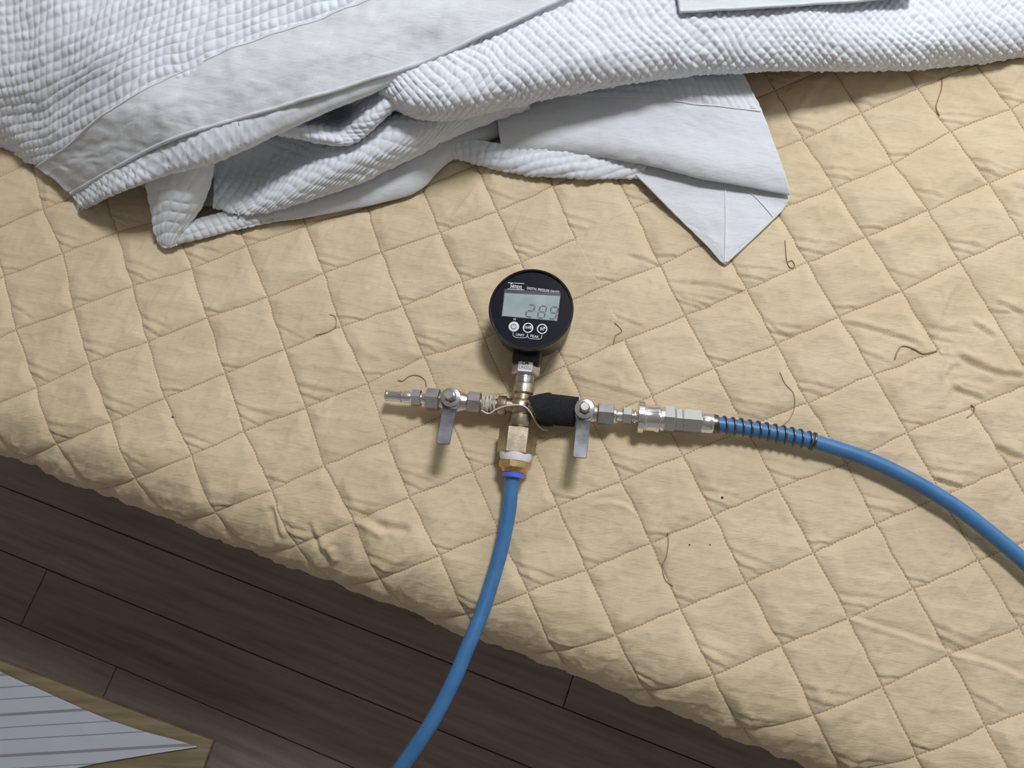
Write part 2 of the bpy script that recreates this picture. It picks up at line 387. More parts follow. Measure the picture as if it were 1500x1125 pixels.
# soft wrinkles
X, Y = FL[..., 0], FL[..., 1]
def rotn(a): return X * math.cos(a) + Y * math.sin(a), -X * math.sin(a) + Y * math.cos(a)
soft = sstep(0, .010, sd)
for ang, fl, fc, amp, sdn in ((1.05, 14, 62, .0016, 11), (.95, 20, 120, .0009, 12), (1.20, 34, 210, .0005, 13), (-.12, 16, 70, .0008, 14), (-.15, 40, 260, .0003, 15), (.5, 50, 90, .0006, 16)):
    u_, v_ = rotn(ang)
    nse = vnoise(u_ * fl, v_ * fc, sdn)
    ridge = 1 - 2.2 * np.abs(nse)
    hgt += amp * soft * np.where(nse > -9, ridge ** 3 if amp < .001 else nse * 2, 0)
for ang, fl, fc, amp, sdn in ((1.02, 22, 95, .0010, 51), (.85, 30, 150, .0007, 52), (-.10, 24, 110, .0006, 53), (-.35, 26, 120, .0006, 54), (1.3, 45, 240, .0004, 55)):
    u_, v_ = rotn(ang); u_ = u_ + .006 * vnoise(X * 40, Y * 40, sdn + 20); v_ = v_ + .004 * vnoise(X * 50, Y * 50, sdn + 21)
    nse = np.abs(vnoise(u_ * fl, v_ * fc, sdn)); sel = sstep(.05, .3, vnoise(X * 16, Y * 16, sdn + 9))
    hgt -= .62 * amp * soft * sel * np.exp(-(nse / .07) ** 2)
# gathered wrinkles running down over the edge
edge = sstep(-.10, .02, ww)
gat = vnoise(tt * 75 + ww * 12, ww * 9, 21) + .6 * vnoise(tt * 150 + ww * 20, ww * 14, 22)
hgt += edge * soft * gat * .0026
hgt += sstep(-.03, .03, ww) * vnoise(tt * 38, ww * 6, 23) * .002
hgt += vnoise(X * 7, Y * 7, 31) * .004 * sstep(.0, -.05, ww)
# folds seen in the photograph (pixel segment, depth, width)
for p0, p1, dep, wid, bow in (
    ((1241, 477), (1345, 508), .0018, .0016, .002), ((1405, 524), (1500, 553), .0026, .0022, -.004), ((1395, 570), (1440, 586), .0022, .0020, 0),
    ((1385, 560), (1400, 536), .0024, .0024, .001), ((1420, 474), (1455, 496), .0016, .0018, 0), ((1375, 500), (1398, 430), .0014, .003, 0),
    ((1458, 445), (1498, 462), .0016, .0018, 0), ((1460, 655), (1500, 672), .0018, .0018, -.002), ((1372, 703), (1408, 714), .0016, .0016, -.001),
    ((920, 376), (965, 390), .0012, .0014, 0), ((985, 415), (1090, 432), .0012, .0014, .002), ((996, 438), (1040, 452), .0012, .0012, 0),
    ((1128, 480), (1160, 494), .0014, .0014, -.002), ((1245, 907), (1390, 955), -.0016, .0016, 0), ((1392, 960), (1500, 998), -.0016, .0016, .003),
    ((840, 555), (945, 585), .0011, .0014, 0), ((565, 655), (590, 600), .0010, .0016, 0), ((480, 605), (500, 555), .0010, .0016, 0),
    ((860, 745), (935, 757), -.0011, .0016, .008), ((520, 765), (560, 785), -.0034, .0030, .002), ((540, 770), (600, 778), .002, .003, 0),
    ((450, 770), (470, 830), .0024, .0024, 0), ((395, 745), (400, 790), .003, .0026, 0), ((470, 805), (472, 830), .003, .0026, 0)):
    a_, b_ = W(*p0)[:2], W(*p1)[:2]
    hgt += creases(X, Y, a_, b_, dep, wid, bow)
# the soft bed gives way a little under the fittings, the gauge and the hoses
def dent(p0, p1, depth, wid):
    a_, b_ = W(*p0)[:2], W(*p1)[:2]; e = b_ - a_; t_ = np.clip(((X - a_[0]) * e[0] + (Y - a_[1]) * e[1]) / (e @ e), 0, 1)
    return -depth * np.exp(-(((X - a_[0] - t_ * e[0]) ** 2 + (Y - a_[1] - t_ * e[1]) ** 2) / wid ** 2))
dn = np.zeros_like(hgt)
for seg_ in (((570, 584), (1050, 625), .0042, .020), ((770, 560), (755, 690), .0056, .024), ((785, 480), (785, 480.1), .003, .045),
             ((1050, 625), (1200, 655), .0025, .018), ((1200, 655), (1400, 750), .0018, .014), ((1400, 750), (1560, 885), .0018, .014), ((752, 700), (722, 850), .0020, .016)):
    dn = np.minimum(dn, dent(*seg_))
near = np.exp(-((dn / .0012) ** 2))
hgt = hgt * (.45 + .55 * near) + dn
dd_ = clw + RR
phi = np.clip(dd_ / RR, 0, math.pi / 2)
over = np.maximum(dd_ - RR * math.pi / 2, 0)
horiz = np.where(dd_ > 0, RR * np.sin(phi), dd_) - RR
vert = -RR * (1 - np.cos(phi)) - over
nrm_h = np.where(dd_ > 0, np.sin(phi), 0); nrm_v = np.cos(phi)
tuck = -over * .10
BP = np.empty(FL.shape[:2] + (3,))
hor = horiz + nrm_h * hgt + tuck
BP[..., :2] = EC + clt[..., None] * ED + hor[..., None] * EN
BP[..., 2] = H + vert + nrm_v * hgt
qd = grid_quads(BP.shape[0], BP.shape[1])
kv = keepv.ravel(); qd = qd[kv[qd].any(1)]
used = np.unique(qd); remap = np.full(kv.size, -1); remap[used] = np.arange(len(used))
me = mesh_np('quilted_cover', BP.reshape(-1, 3)[used], remap[qd][:, ::-1])
cover = link('quilted_bed_cover', me, m_bed)
tag(cover, 'beige diamond-quilted cotton cover spread over the bed', 'bed cover')
# stitches: short thread dashes lying in the seams
sv, sq = [], []
def stitch_line(P):
    seg = np.linalg.norm(np.diff(P, axis=0), axis=1); L_ = np.concatenate([[0], np.cumsum(seg)])
    n = max(int(L_[-1] / .0029), 1)
    for k in range(n):
        s = np.array([k + .12, k + .78]) * L_[-1] / n
        e = np.stack([np.interp(s, L_, P[:, i]) for i in range(3)], -1)
        t_ = e[1] - e[0]; t_ /= np.linalg.norm(t_) + 1e-9; sd_ = np.array([-t_[1], t_[0], 0]); sd_ /= np.linalg.norm(sd_) + 1e-9
        up_ = np.array([0, 0, 1.0]); r_ = .00042; i0 = len(sv)
        mid = e.mean(0) + up_ * .0003
        for p_, rr in ((e[0], .5), (mid, 1.0), (e[1], .5)):
            sv.extend([p_ - sd_ * r_ * rr, p_ + up_ * r_ * rr, p_ + sd_ * r_ * rr])
        for j in (0, 3):
            sq.append((i0 + j, i0 + j + 3, i0 + j + 4, i0 + j + 1)); sq.append((i0 + j + 1, i0 + j + 4, i0 + j + 5, i0 + j + 2))
def inview(P, mx=80):
    p = PXY(P); return (p[:, 0] > -mx) & (p[:, 0] < 1500 + mx) & (p[:, 1] > 60) & (p[:, 1] < 1160)
for bi in range(B1 - B0):
    for ai in range(A1 - A0):
        b_, a_ = bi + B0, ai + A0
        for kind in 'AB':
            if (kind, a_ if kind == 'A' else b_, b_ if kind == 'A' else a_) in NOSEAM: continue
            if kind == 'A': P = BP[bst[bi]:bst[bi + 1], ast[ai]]; kk = keepv[bst[bi]:bst[bi + 1], ast[ai]]
            else: P = BP[bst[bi], ast[ai]:ast[ai + 1]]; kk = keepv[bst[bi], ast[ai]:ast[ai + 1]]
            if kk.all() and inview(P).any(): stitch_line(P + np.array([0, 0, .0001]))
st = link('seam_stitching', mesh_np('seam_stitching', np.array(sv), np.array(sq)), m_thread, cover)
tag(st, kind='stuff')

# ------------------------------------------------------------------ the white bedspread thrown back over the bed
spread = empty('white_bedspread', tuple(W(650, 180)))
tag(spread, 'rumpled white matelasse bedspread with plain hems folded back on the beige cover', 'bedspread')
def matelasse(u, v, p=.0066, amp=.0016, a1=.62, a2=-.70, seed=40):
    wx = vnoise(u * 40, v * 40, seed) * .0055; wy = vnoise(u * 40, v * 40, seed + 1) * .0055
    u = u + wx; v = v + wy
    s1_ = (u * math.cos(a1) + v * math.sin(a1)) / p; s2_ = (u * math.cos(a2) + v * math.sin(a2)) / (p * 1.18)
    h1 = np.abs(np.sin(math.pi * s1_)); h2 = np.abs(np.sin(math.pi * s2_))
    jit = TAB[np.floor(s1_).astype(int) % 256, np.floor(s2_).astype(int) % 256]
    return amp * (.65 + .7 * jit) * (h1 * h2) ** .55
def sheet(name, ctrl, material, res=.0010, quilt=1.0, mask=None, thick=.003, seed=40, wrinkle=.0012, p=.0066, ang=(.62, -.70), parent=spread, ref=.5, zmin=.0058):
    C = np.array([[W(*c) for c in r] for r in ctrl])
    fine = crom(C, 40); fine = crom(fine.transpose(1, 0, 2), 60).transpose(1, 0, 2)
    Lr = np.linalg.norm(np.diff(fine, axis=0), axis=-1).sum(0).max(); Lc = np.linalg.norm(np.diff(fine, axis=1), axis=-1).sum(1).max()
    nr, nc = max(int(Lr / res), 8), max(int(Lc / res), 8)
    S = crom(C, nr); S = crom(S.transpose(1, 0, 2), nc).transpose(1, 0, 2)
    v = np.concatenate([np.zeros((1, nc)), np.cumsum(np.linalg.norm(np.diff(S, axis=0), axis=-1), 0)]); u = np.concatenate([np.zeros((nr, 1)), np.cumsum(np.linalg.norm(np.diff(S, axis=1), axis=-1), 1)], 1)
    k_ = int(round(ref * (nr - 1))); u = u[k_][None] + np.zeros((nr, 1)); v = v - v[k_][None]
    gr = np.gradient(S, axis=0); gc = np.gradient(S, axis=1)
    Nn = np.cross(gc, gr); Nn /= np.linalg.norm(Nn, axis=-1)[..., None] + 1e-12
    flip = np.median(Nn[..., 2]) < 0
    if flip: Nn = -Nn
    pr = np.linspace(0, 1, nr)[:, None] + np.zeros((1, nc)); pc = np.linspace(0, 1, nc)[None] + np.zeros((nr, 1))
    h = wrinkle * (2 * vnoise(u * 22, v * 34, seed + 5) + 1.0 * vnoise(u * 60 + v * 30, v * 50, seed + 6) + .5 * vnoise(u * 110, v * 150, seed + 7))
    mk = 1.0 if mask is None else mask(pr, pc)
    if quilt: h = h + matelasse(u, v, p=p, amp=.0016 * quilt, a1=ang[0], a2=ang[1], seed=seed) * mk
    S = S + Nn * h[..., None]
    S[..., 2] = np.maximum(S[..., 2], H + zmin)
    q_ = grid_quads(nr, nc)
    # winding: faces must look the way Nn does
    a, b, c = S[0, 0], S[0, 1], S[1, 0]
    if not flip: q_ = q_
    else: q_ = q_[:, ::-1]
    me = mesh_np(name, S.reshape(-1, 3), q_)
    o = link(name, me, material, parent)
    m = o.modifiers.new('thickness', 'SOLIDIFY'); m.thickness = thick; m.offset = -1
    return o, S
def seam(name, S_line, r, material, lift=.0006, parent=spread):
    return tube(name, S_line + np.array([0, 0, lift]), r, material, parent, n=6)

# lowest layer, closing the dark hollows between the folds
sheet('under_layer', [
    [(-120, -140, .03), (150, -140, .03), (450, -140, .03), (800, -140, .02), (1150, -150, .012), (1600, -160, .010)],
    [(-100, 60, .03), (150, 90, .03), (420, 60, .02), (780, 20, .014), (1150, -20, .010), (1580, -40, .008)],
    [(-90, 170, .010), (140, 215, .014), (400, 180, .010), (720, 140, .010), (1080, 60, .008), (1570, 20, .007)],
    [(-90, 195, .006), (150, 250, .007), (330, 300, .006), (680, 195, .006), (1060, 85, .006), (1570, 50, .006)]],
    m_white, .0022, .8, thick=.002, seed=90)
# bottom plain border peeping out in front
sheet('hem_border', [
    [(238, 335, .012), (300, 318, .012), (370, 300, .012), (450, 285, .014), (530, 262, .016), (600, 235, .018), (650, 205, .018), (735, 165, .016)],
    [(237, 350, .011), (310, 332, .011), (385, 314, .011), (465, 302, .012), (550, 282, .013), (608, 262, .014), (655, 225, .014), (742, 182, .013)],
    [(237, 361, .0065), (318, 343, .006), (400, 326, .006), (475, 314, .006), (560, 297, .006), (615, 278, .006), (660, 236, .006), (745, 192, .008)],
    [(241, 356, .004), (320, 338, .004), (400, 321, .004), (475, 308, .004), (560, 290, .004), (612, 270, .004), (655, 230, .004), (742, 185, .004)]],
    m_plain, .0010, .75, mask=lambda r, c: 1 - sstep(.22, .42, c), seed=44, ang=(0.05, 1.5), p=.0072, wrinkle=.0008, zmin=.0040)
# soft tube of quilting above it
sheet('quilted_fold', [
    [(300, 228, .030), (352, 218, .026), (420, 195, .024), (480, 178, .026), (540, 165, .030), (600, 150, .034), (680, 140, .036), (770, 125, .034)],
    [(312, 255, .022), (362, 248, .014), (430, 225, .022), (490, 205, .038), (550, 186, .046), (612, 170, .048), (688, 152, .046), (772, 138, .040)],
    [(314, 284, .020), (362, 288, .019), (420, 272, .032), (495, 244, .044), (560, 216, .048), (624, 192, .048), (690, 168, .044), (774, 148, .038)],
    [(313, 303, .016), (348, 313, .015), (392, 309, .018), (452, 294, .023), (522, 268, .028), (602, 230, .030), (657, 202, .028), (776, 157, .026)],
    [(318, 297, .009), (350, 304, .009), (392, 299, .009), (452, 282, .010), (522, 256, .012), (600, 220, .014), (655, 193, .014), (776, 150, .012)]],
    m_white, .0010, .9, seed=47, ang=(.5, -1.0), p=.0068)
# left tip of the fold
sheet('quilted_flap', [
    [(205, 215, .050), (245, 205, .062), (285, 208, .062), (316, 222, .050)],
    [(216, 275, .034), (246, 266, .046), (278, 266, .046), (309, 262, .034)],
    [(222, 315, .022), (244, 305, .032), (270, 304, .032), (297, 297, .022)],
    [(227, 342, .012), (242, 336, .020), (260, 335, .019), (276, 331, .012)],
    [(236, 361, .006), (243, 363, .008), (251, 362, .008), (258, 358, .006)]],
    m_white, .0010, .8, seed=50, ang=(.25, 1.75), p=.0085)
# curled loop in the hollow
sheet('curled_fold', [
    [(372, 186, .050), (405, 172, .056), (445, 150, .060), (490, 140, .060), (535, 128, .060), (575, 105, .058)],
    [(384, 194, .058), (420, 183, .060), (462, 174, .040), (500, 168, .026), (538, 148, .056), (580, 122, .064)],
    [(394, 196, .058), (430, 190, .064), (466, 188, .058), (496, 190, .052), (538, 172, .068), (585, 138, .070)],
    [(404, 196, .050), (445, 204, .054), (488, 211, .054), (522, 206, .056), (556, 180, .060), (592, 146, .060)],
    [(408, 190, .028), (448, 195, .028), (490, 200, .028), (522, 194, .030), (556, 170, .032), (592, 138, .034)]],
    m_white, .0010, .75, seed=53, ang=(.35, -1.2), p=.0064)
# quilted strip lying under the corner
sheet('quilted_strip', [
    [(640, 195, .014), (700, 205, .016), (770, 215, .016), (850, 225, .015), (950, 235, .012)],
    [(652, 218, .013), (705, 227, .014), (765, 238, .014), (850, 246, .013), (945, 248, .010)],
    [(662, 229, .007), (706, 242, .007), (762, 254, .007), (850, 261, .007), (940, 260, .006)],
    [(665, 224, .004), (706, 235, .004), (762, 247, .004), (850, 254, .004), (938, 254, .004)]],
    m_white, .0010, .9, seed=56, ang=(.3, 1.3), p=.0062, zmin=.0040)
# the turned-out corner: lower leaf, then the upper fold
_, S = sheet('corner_leaf', [
    [(885, 214, .010), (960, 224, .011), (1050, 236, .012), (1146, 256, .010)],
    [(925, 250, .009), (1000, 258, .010), (1070, 268, .010), (1156, 286, .010)],
    [(965, 290, .008), (1025, 297, .0095), (1080, 298, .010), (1148, 306, .0075)],
    [(1000, 325, .007), (1045, 328, .009), (1085, 327, .009), (1122, 332, .0075)],
    [(1034, 358, .0065), (1058, 360, .0085), (1080, 358, .008), (1092, 358, .0065)],
    [(1056, 383, .006), (1061, 386, .0065), (1064, 386, .0065), (1068, 382, .006)]], m_plain, .0012, 0, seed=60, wrinkle=.0007, thick=.0022)
def surf_line(S, pts, n=60, lift=.0005):
    """follow a surface under a pixel polyline"""
    P2 = crom(np.array(pts, float), n); uv = PXY(S.reshape(-1, 3)); out = []
    for p in P2:
        i = ((uv - p) ** 2).sum(1).argmin(); out.append(W(p[0], p[1], S.reshape(-1, 3)[i, 2] - H + lift))
    out = np.array(out); k = np.ones(5) / 5
    z_ = np.convolve(np.pad(out[:, 2], 2, 'edge'), k, 'valid'); out[:, 2] = np.maximum(z_, out[:, 2])
    return out
tube('seam_thread', surf_line(S, [(1062, 268), (1063, 320), (1062, 384)], 40, .0003), .00055, m_wthread, spread, n=6)
tube('seam_thread', surf_line(S, [(1086, 272), (1110, 292), (1133, 318)], 30, .0003), .00055, m_wthread, spread, n=6)
tube('hem_piping', surf_line(S, [(1064, 384), (1100, 351), (1146, 307)], 40, .0), .0011, m_plain, spread, n=8)
_, S = sheet('corner_fold', [
    [(722, 140, .022), (800, 128, .027), (900, 108, .031), (1000, 92, .034), (1078, 86, .032)],
    [(727, 160, .022), (806, 142, .027), (915, 142, .030), (1025, 154, .032), (1117, 166, .027)],
    [(731, 196, .019), (815, 186, .025), (925, 186, .028), (1045, 200, .028), (1134, 210, .024)],
    [(735, 215, .016), (822, 212, .022), (922, 216, .026), (1040, 240, .026), (1150, 255, .020)],
    [(740, 227, .011), (825, 227, .014), (915, 237, .017), (1035, 263, .018), (1157, 285, .013)],
    [(746, 221, .006), (826, 219, .008), (915, 227, .010), (1035, 252, .010), (1150, 276, .009)]],
    m_plain, .0010, 1.0, mask=lambda r, c: 1 - sstep(.18, .20, r), seed=63, ang=(.02, 1.55), p=.0075, wrinkle=.0010, thick=.0022)
i_ = int(S.shape[0] * .2)
tube('seam_thread', S[i_, 2:-2:4] + [0, 0, .0003], .0006, m_wthread, spread, n=6)
# the big quilted roll
sil = [(548, 128), (590, 166), (650, 177), (745, 156), (850, 131), (1000, 110), (1130, 104), (1270, 103), (1400, 95), (1500, 82), (1610, 62)]
back = [(520, 70), (560, 60), (620, 30), (720, -20), (820, -80), (950, -130), (1080, -145), (1210, -150), (1350, -155), (1480, -160), (1630, -160)]
zf = [.062, .056, .054, .054, .054, .052, .046, .028, .013, .011, .010]
zt = [.070, .080, .084, .084, .082, .080, .074, .060, .044, .036, .034]
def mix(a, b, t): return a * (1 - t) + b * t
C_ = [[(bx, by, t - .012) for (bx, by), t in zip(back, zt)]]
for f_, k in ((.35, 0.0), (.65, .0), (.86, .28)):
    C_.append([(mix(bx, sx, f_), mix(by, sy, f_), mix(t, fr, k)) for (bx, by), (sx, sy), t, fr in zip(back, sil, zt, zf)])
C_.append([(sx, sy, fr) for (sx, sy), fr in zip(sil, zf)])
C_.append([(sx, sy - 12, max(fr - .022, .005)) for (sx, sy), fr in zip(sil, zf)])
C_.append([(sx, sy - 50, max(fr - .034, .005)) for (sx, sy), fr in zip(sil, zf)])
sheet('quilted_roll', C_, m_white, .0009, 1.05, seed=70, ang=(.80, -.62), p=.0057, wrinkle=.0016, ref=.67)
# the rest of the bedspread, running on towards the head of the bed
sheet('quilted_body', [
    [(-330, -430, .012), (0, -430, .016), (350, -430, .018), (700, -430, .018), (1050, -430, .016), (1400, -430, .014), (1760, -430, .012)],
    [(-260, -300, .030), (30, -300, .050), (360, -300, .055), (700, -300, .050), (1050, -300, .040), (1380, -300, .030), (1720, -300, .020)],
    [(-200, -190, .055), (60, -190, .080), (370, -190, .084), (700, -190, .074), (1040, -190, .060), (1350, -190, .045), (1680, -190, .025)],
    [(-150, -105, .078), (90, -105, .096), (380, -105, .094), (680, -105, .076), (1020, -105, .066), (1320, -105, .044), (1640, -105, .026)]],
    m_white, .0021, .9, seed=67, p=.0085, ang=(.75, -.7), wrinkle=.004)
# the turned-back top with its plain border
C_ = [[(-150, -120, .085), (-70, -120, .095), (20, -120, .100), (110, -120, .104), (210, -120, .104), (310, -120, .104), (420, -120, .104), (530, -120, .100), (660, -130, .096)],
      [(-140, -10, .080), (-60, -10, .088), (20, -15, .094), (100, -20, .100), (200, -25, .104), (300, -30, .104), (415, -45, .104), (530, -60, .102), (660, -85, .096)],
      [(-130, 100, .058), (-40, 105, .064), (30, 105, .072), (95, 90, .084), (190, 55, .100), (300, 25, .104), (415, -5, .104), (530, -30, .102), (660, -62, .096)],
      [(-120, 160, .034), (-20, 172, .036), (40, 180, .042), (92, 160, .062), (185, 100, .094), (298, 60, .101), (415, 22, .101), (530, -14, .099), (660, -52, .094)],
      [(-110, 196, .008), (0, 217, .008), (50, 240, .010), (100, 224, .040), (190, 160, .083), (304, 104, .094), (420, 62, .094), (536, 20, .092), (668, -28, .088)]]
sheet('quilted_top', C_, m_white, .0011, 1.1, seed=74, ang=(.05, 1.45), p=.0072, wrinkle=.0022)
up = [(48, 244, .012), (95, 214, .050), (182, 145, .092), (298, 84, .101), (415, 42, .101), (530, 1, .099), (650, -42, .095), (770, -84, .090)]
lo = [(105, 282, .010), (160, 250, .048), (240, 208, .078), (325, 179, .087), (430, 149, .090), (525, 121, .090), (670, 68, .090), (850, -15, .088)]
md = [(mix(a[0], b[0], .5), mix(a[1], b[1], .5), mix(a[2], b[2], .5) + .004) for a, b in zip(up, lo)]
_, S = sheet('hem_border', [up, md, lo], m_plain, .0011, 0, seed=77, wrinkle=.0024, thick=.0024)
tube('hem_piping', S[-1, ::3] + [0, 0, -.0006], .0016, m_plain, spread, n=10)
tube('seam_thread', S[2, ::3] + [0, 0, .0002], .0006, m_wthread, spread, n=6)
sf = [(118, 305, .008), (180, 276, .046), (256, 250, .060), (332, 226, .066), (440, 177, .072), (532, 136, .076), (674, 76, .078), (852, -8, .078)]
sheet('quilted_fold', [[(a, b - 8, c - .004) for a, b, c in lo],
                       [(mix(a[0], b[0], .5), mix(a[1], b[1], .5), mix(a[2], b[2], .4) - .001) for a, b in zip(lo, sf)], sf,
                       [(a, b - 14, max(c - .020, .005)) for a, b, c in sf], [(a, b - 40, max(c - .030, .005)) for a, b, c in sf]],
      m_white, .0010, 1.0, seed=80, ang=(.7, -.5), p=.0072, mask=lambda r, c: .85 - .7 * sstep(.36, .58, c))
_, S = sheet('hem_border', [
    [(985, -80, .086), (1090, -84, .083), (1210, -88, .072), (1340, -95, .058)],
    [(990, -30, .089), (1090, -34, .085), (1210, -40, .075), (1340, -50, .061)],
    [(996, 16, .086), (1090, 11, .083), (1210, 4, .073), (1340, -6, .059)]], m_plain, .0012, 0, seed=84, wrinkle=.0010, thick=.0024)
tube('hem_piping', S[-1, ::3] + [0, 0, -.0004], .0013, m_plain, spread, n=10)

# ------------------------------------------------------------------ the pressure test manifold
ZA = .0122                                           # height of the pipe axis above the bed top
def axy(px): return 579.0 + (px - 566.0) * .0871
O = W(761, axy(761), ZA)
XD = W(1048, axy(1048), ZA) - W(566, axy(566), ZA); XD[2] = 0; XD /= np.linalg.norm(XD)
YD = W(771, 536, ZA) - W(752, 697, ZA); YD[2] = 0; YD /= np.linalg.norm(YD)
def sx(px): return float((W(px, axy(px), ZA) - O) @ XD)
def sy(py):                                          # along the stem axis, from a pixel row
    px = 771 + (py - 536) * (752 - 771) / (697 - 536); return float((W(px, py, ZA) - O2) @ YD)
O2 = W(771 + (596 - 536) * (752 - 771) / 161, 596, ZA)
PXM = .00054                                         # metres per pixel at the fittings
man = empty('pressure_test_manifold', tuple(O - [0, 0, ZA]))
tag(man, 'metal cross fitting with black digital gauge and two lever valves on the beige cover', 'test manifold')

def knuckle(name, O, d, s0, s1, r, mt, parent, extra=0.0006):
    return lathe(name, O, d, [(s0, r * .93), (s0 + extra, r), (s1 - extra, r), (s1, r * .93)], mt, parent, 28)
# cross body: four arms joined in one casting, with collars
def cross_body():
    bm = bmesh.new()
    parts = []
    for Oq, d, prof in ((O, XD, [(sx(729), .0072), (sx(731), .0080), (sx(741), .0080), (sx(743), .0064), (sx(782), .0064), (sx(784), .0080), (sx(800), .0080)]),
                        (O2, YD, [(sy(626), .0080), (sy(624), .0088), (sy(609), .0088), (sy(606), .0070), (sy(579), .0070), (sy(576), .0086), (sy(564), .0086), (sy(562), .0078)])):
        V, fc = lathe_vq(Oq, d, prof, 28)
        parts.append((V, fc))
    V, fc = [], []
    for v, f_ in parts:
        k = len(V); V += v; fc += [tuple(i + k for i in q_) for q_ in f_]
    # bulged centre
    c = (O + O2) / 2
    th = np.linspace(0, math.pi, 12); ph = np.linspace(0, 2 * math.pi, 24, endpoint=False); k = len(V)
    for t in th:
        for p_ in ph: V.append(tuple(c + .0092 * np.array([math.sin(t) * math.cos(p_), math.sin(t) * math.sin(p_), math.cos(t)])))
    fc += [tuple(int(i) + k for i in q_) for q_ in grid_quads(12, 24, True)]
    me = bpy.data.meshes.new('cross_fitting'); me.from_pydata(V, [], fc); fix(me)
    return link('cross_fitting', me, m_dull, man, True, 40)
cross_body()
# stem up to the gauge
prof = []
s = sy(563)
for i in range(8):
    prof += [(s, .0070), (s + .0004, .0076), (s + .0008, .0070)]; s += .00085
prof.append((sy(548), .0070))
lathe('threaded_stem', O2, YD, prof, m_nickel, man, 28)
hx = hexa('stem_hex', O2, YD, sy(550), sy(531), .0116, m_nickel, man, phase=0.0)
# paper label on the upper flat of the hex
lc = O2 + YD * (sy(540.5)) + z3 * (.0116 * math.cos(math.pi / 6))
lab = box('paper_label', lc, np.cross(YD, z3), YD, z3, .0052, .0047, .00012, m_label, hx)
# big hex, tape, brass insert and blue collar towards the lower hose
hexa('reducer_nut', O2, YD, sy(666), sy(628), .0156, m_dull, man, phase=.06)
lathe('sealing_tape', O2, YD, [(sy(677), .0106), (sy(676), .0117), (sy(669), .0132), (sy(664), .0134), (sy(663), .0120)], m_tape, man, 24)
hexa('brass_insert_nut', O2, YD, sy(687), sy(675.5), .0128, m_brass, man, phase=.3)
lathe('brass_sleeve', O2, YD, [(sy(693.5), .0082), (sy(692), .0094), (sy(689), .0098), (sy(686), .0108)], m_brass, man, 28)
lathe('release_collar', O2, YD, [(sy(700.5), .0074), (sy(700), .0088), (sy(694.5), .0091), (sy(693), .0080)], m_collar, man, 28)

# ball valves
def valve(px_stem, h0, h1, b0, b1, g0, g1, tip):
    vb = lathe('ball_valve', O, XD, [(sx(b0), .0062), (sx(b0 + 4), .0068), (sx((b0 + b1) / 2 - 8), .0086), (sx((b0 + b1) / 2 + 8), .0086), (sx(b1 - 4), .0068), (sx(b1), .0062)], m_nickel, man, 28)
    vb['label'] = 'nickel ball valve with a flat steel lever'
    hexa('hex_end', O, XD, sx(h0), sx(h1), .0095, m_nickel, vb)
    hexa('hex_end', O, XD, sx(g0), sx(g1), .0095, m_nickel, vb)
    c = O + XD * sx(px_stem)
    lathe('bonnet', c, z3, [(.004, .0070), (.0098, .0070), (.0104, .0062)], m_nickel, vb, 24, up=(1, 0, 0))
    # lever: ring round the stem, then a strap that steps up
    t2 = W(*tip, ZA + .0255) - c; t2[2] = 0; Lh = np.linalg.norm(t2); ld = t2 / Lh; ls = np.cross(z3, ld)
    path = [(-.0075, .0112, .0040), (-.0055, .0112, .0070), (.000, .0112, .0080), (.0050, .0112, .0074), (.0085, .0114, .0060), (.0108, .0132, .0056), (.0125, .0146, .0056), (Lh * .6, .0196, .0055), (Lh - .0016, .0250, .0054), (Lh, .0252, .0046)]
    V, fc = [], []
    for s_, zz, hw in path:
        for sgn in (-1, 1): V += [tuple(c + ld * s_ + ls * hw * sgn + z3 * zz), tuple(c + ld * s_ + ls * hw * sgn + z3 * (zz + .0016))]
    n = len(path)
    for i in range(n - 1):
        a, b = 4 * i, 4 * i + 4
        fc += [(a, b, b + 2, a + 2), (a + 1, a + 3, b + 3, b + 1), (a, a + 1, b + 1, b), (a + 2, b + 2, b + 3, a + 3)]
    fc += [(0, 2, 3, 1), (4 * n - 4, 4 * n - 3, 4 * n - 1, 4 * n - 2)]
    me = bpy.data.meshes.new('lever'); me.from_pydata(V, [], fc); fix(me)
    lv = link('lever', me, m_steel, vb, True, 25)
    b_ = lv.modifiers.new('soft', 'BEVEL'); b_.width = .0004; b_.segments = 2
    lathe('washer', c, z3, [(.0129, .0074), (.0131, .0079), (.0141, .0079), (.0143, .0074)], m_chrome, vb, 28, up=(1, 0, 0))
    lathe('stem_nut', c, z3, [(.0143, .0046), (.0146, .0049), (.0162, .0049), (.0166, .0045)], m_steel, vb, 6, up=(1, 0, 0), sharp=20)
    lathe('stem_pin', c, z3, [(.0166, .0039), (.0240, .0039), (.0248, .0031)], m_nickel, vb, 24, up=(1, 0, 0))
    return vb
valve(664, 625, 645, 642, 688, 685, 705, (649, 651))
valve(856, 832, 838, 830, 878, 875, 899, (849, 671))
# left plug
pl = lathe('quick_plug', O, XD, [(sx(565), .0036), (sx(565.5), .0050), (sx(568), .0050), (sx(569), .0046), (sx(584), .0043), (sx(588), .0051), (sx(589), .0051), (sx(589.5), .0038), (sx(591.5), .0038), (sx(592), .0050), (sx(600), .0050), (sx(602), .0046), (sx(622), .0046), (sx(627), .0050)], m_chrome, man, 32)
hexa('plug_hex', O, XD, sx(603), sx(618), .0071, m_chrome, pl)
# plug on the right valve
pr_ = lathe('quick_plug', O, XD, [(sx(897), .0060), (sx(902), .0060), (sx(904), .0046), (sx(927), .0046), (sx(929), .0058), (sx(931), .0058), (sx(932), .0044), (sx(940), .0044)], m_chrome, man, 32)
hexa('plug_hex', O, XD, sx(911), sx(926), .0073, m_chrome, pr_)
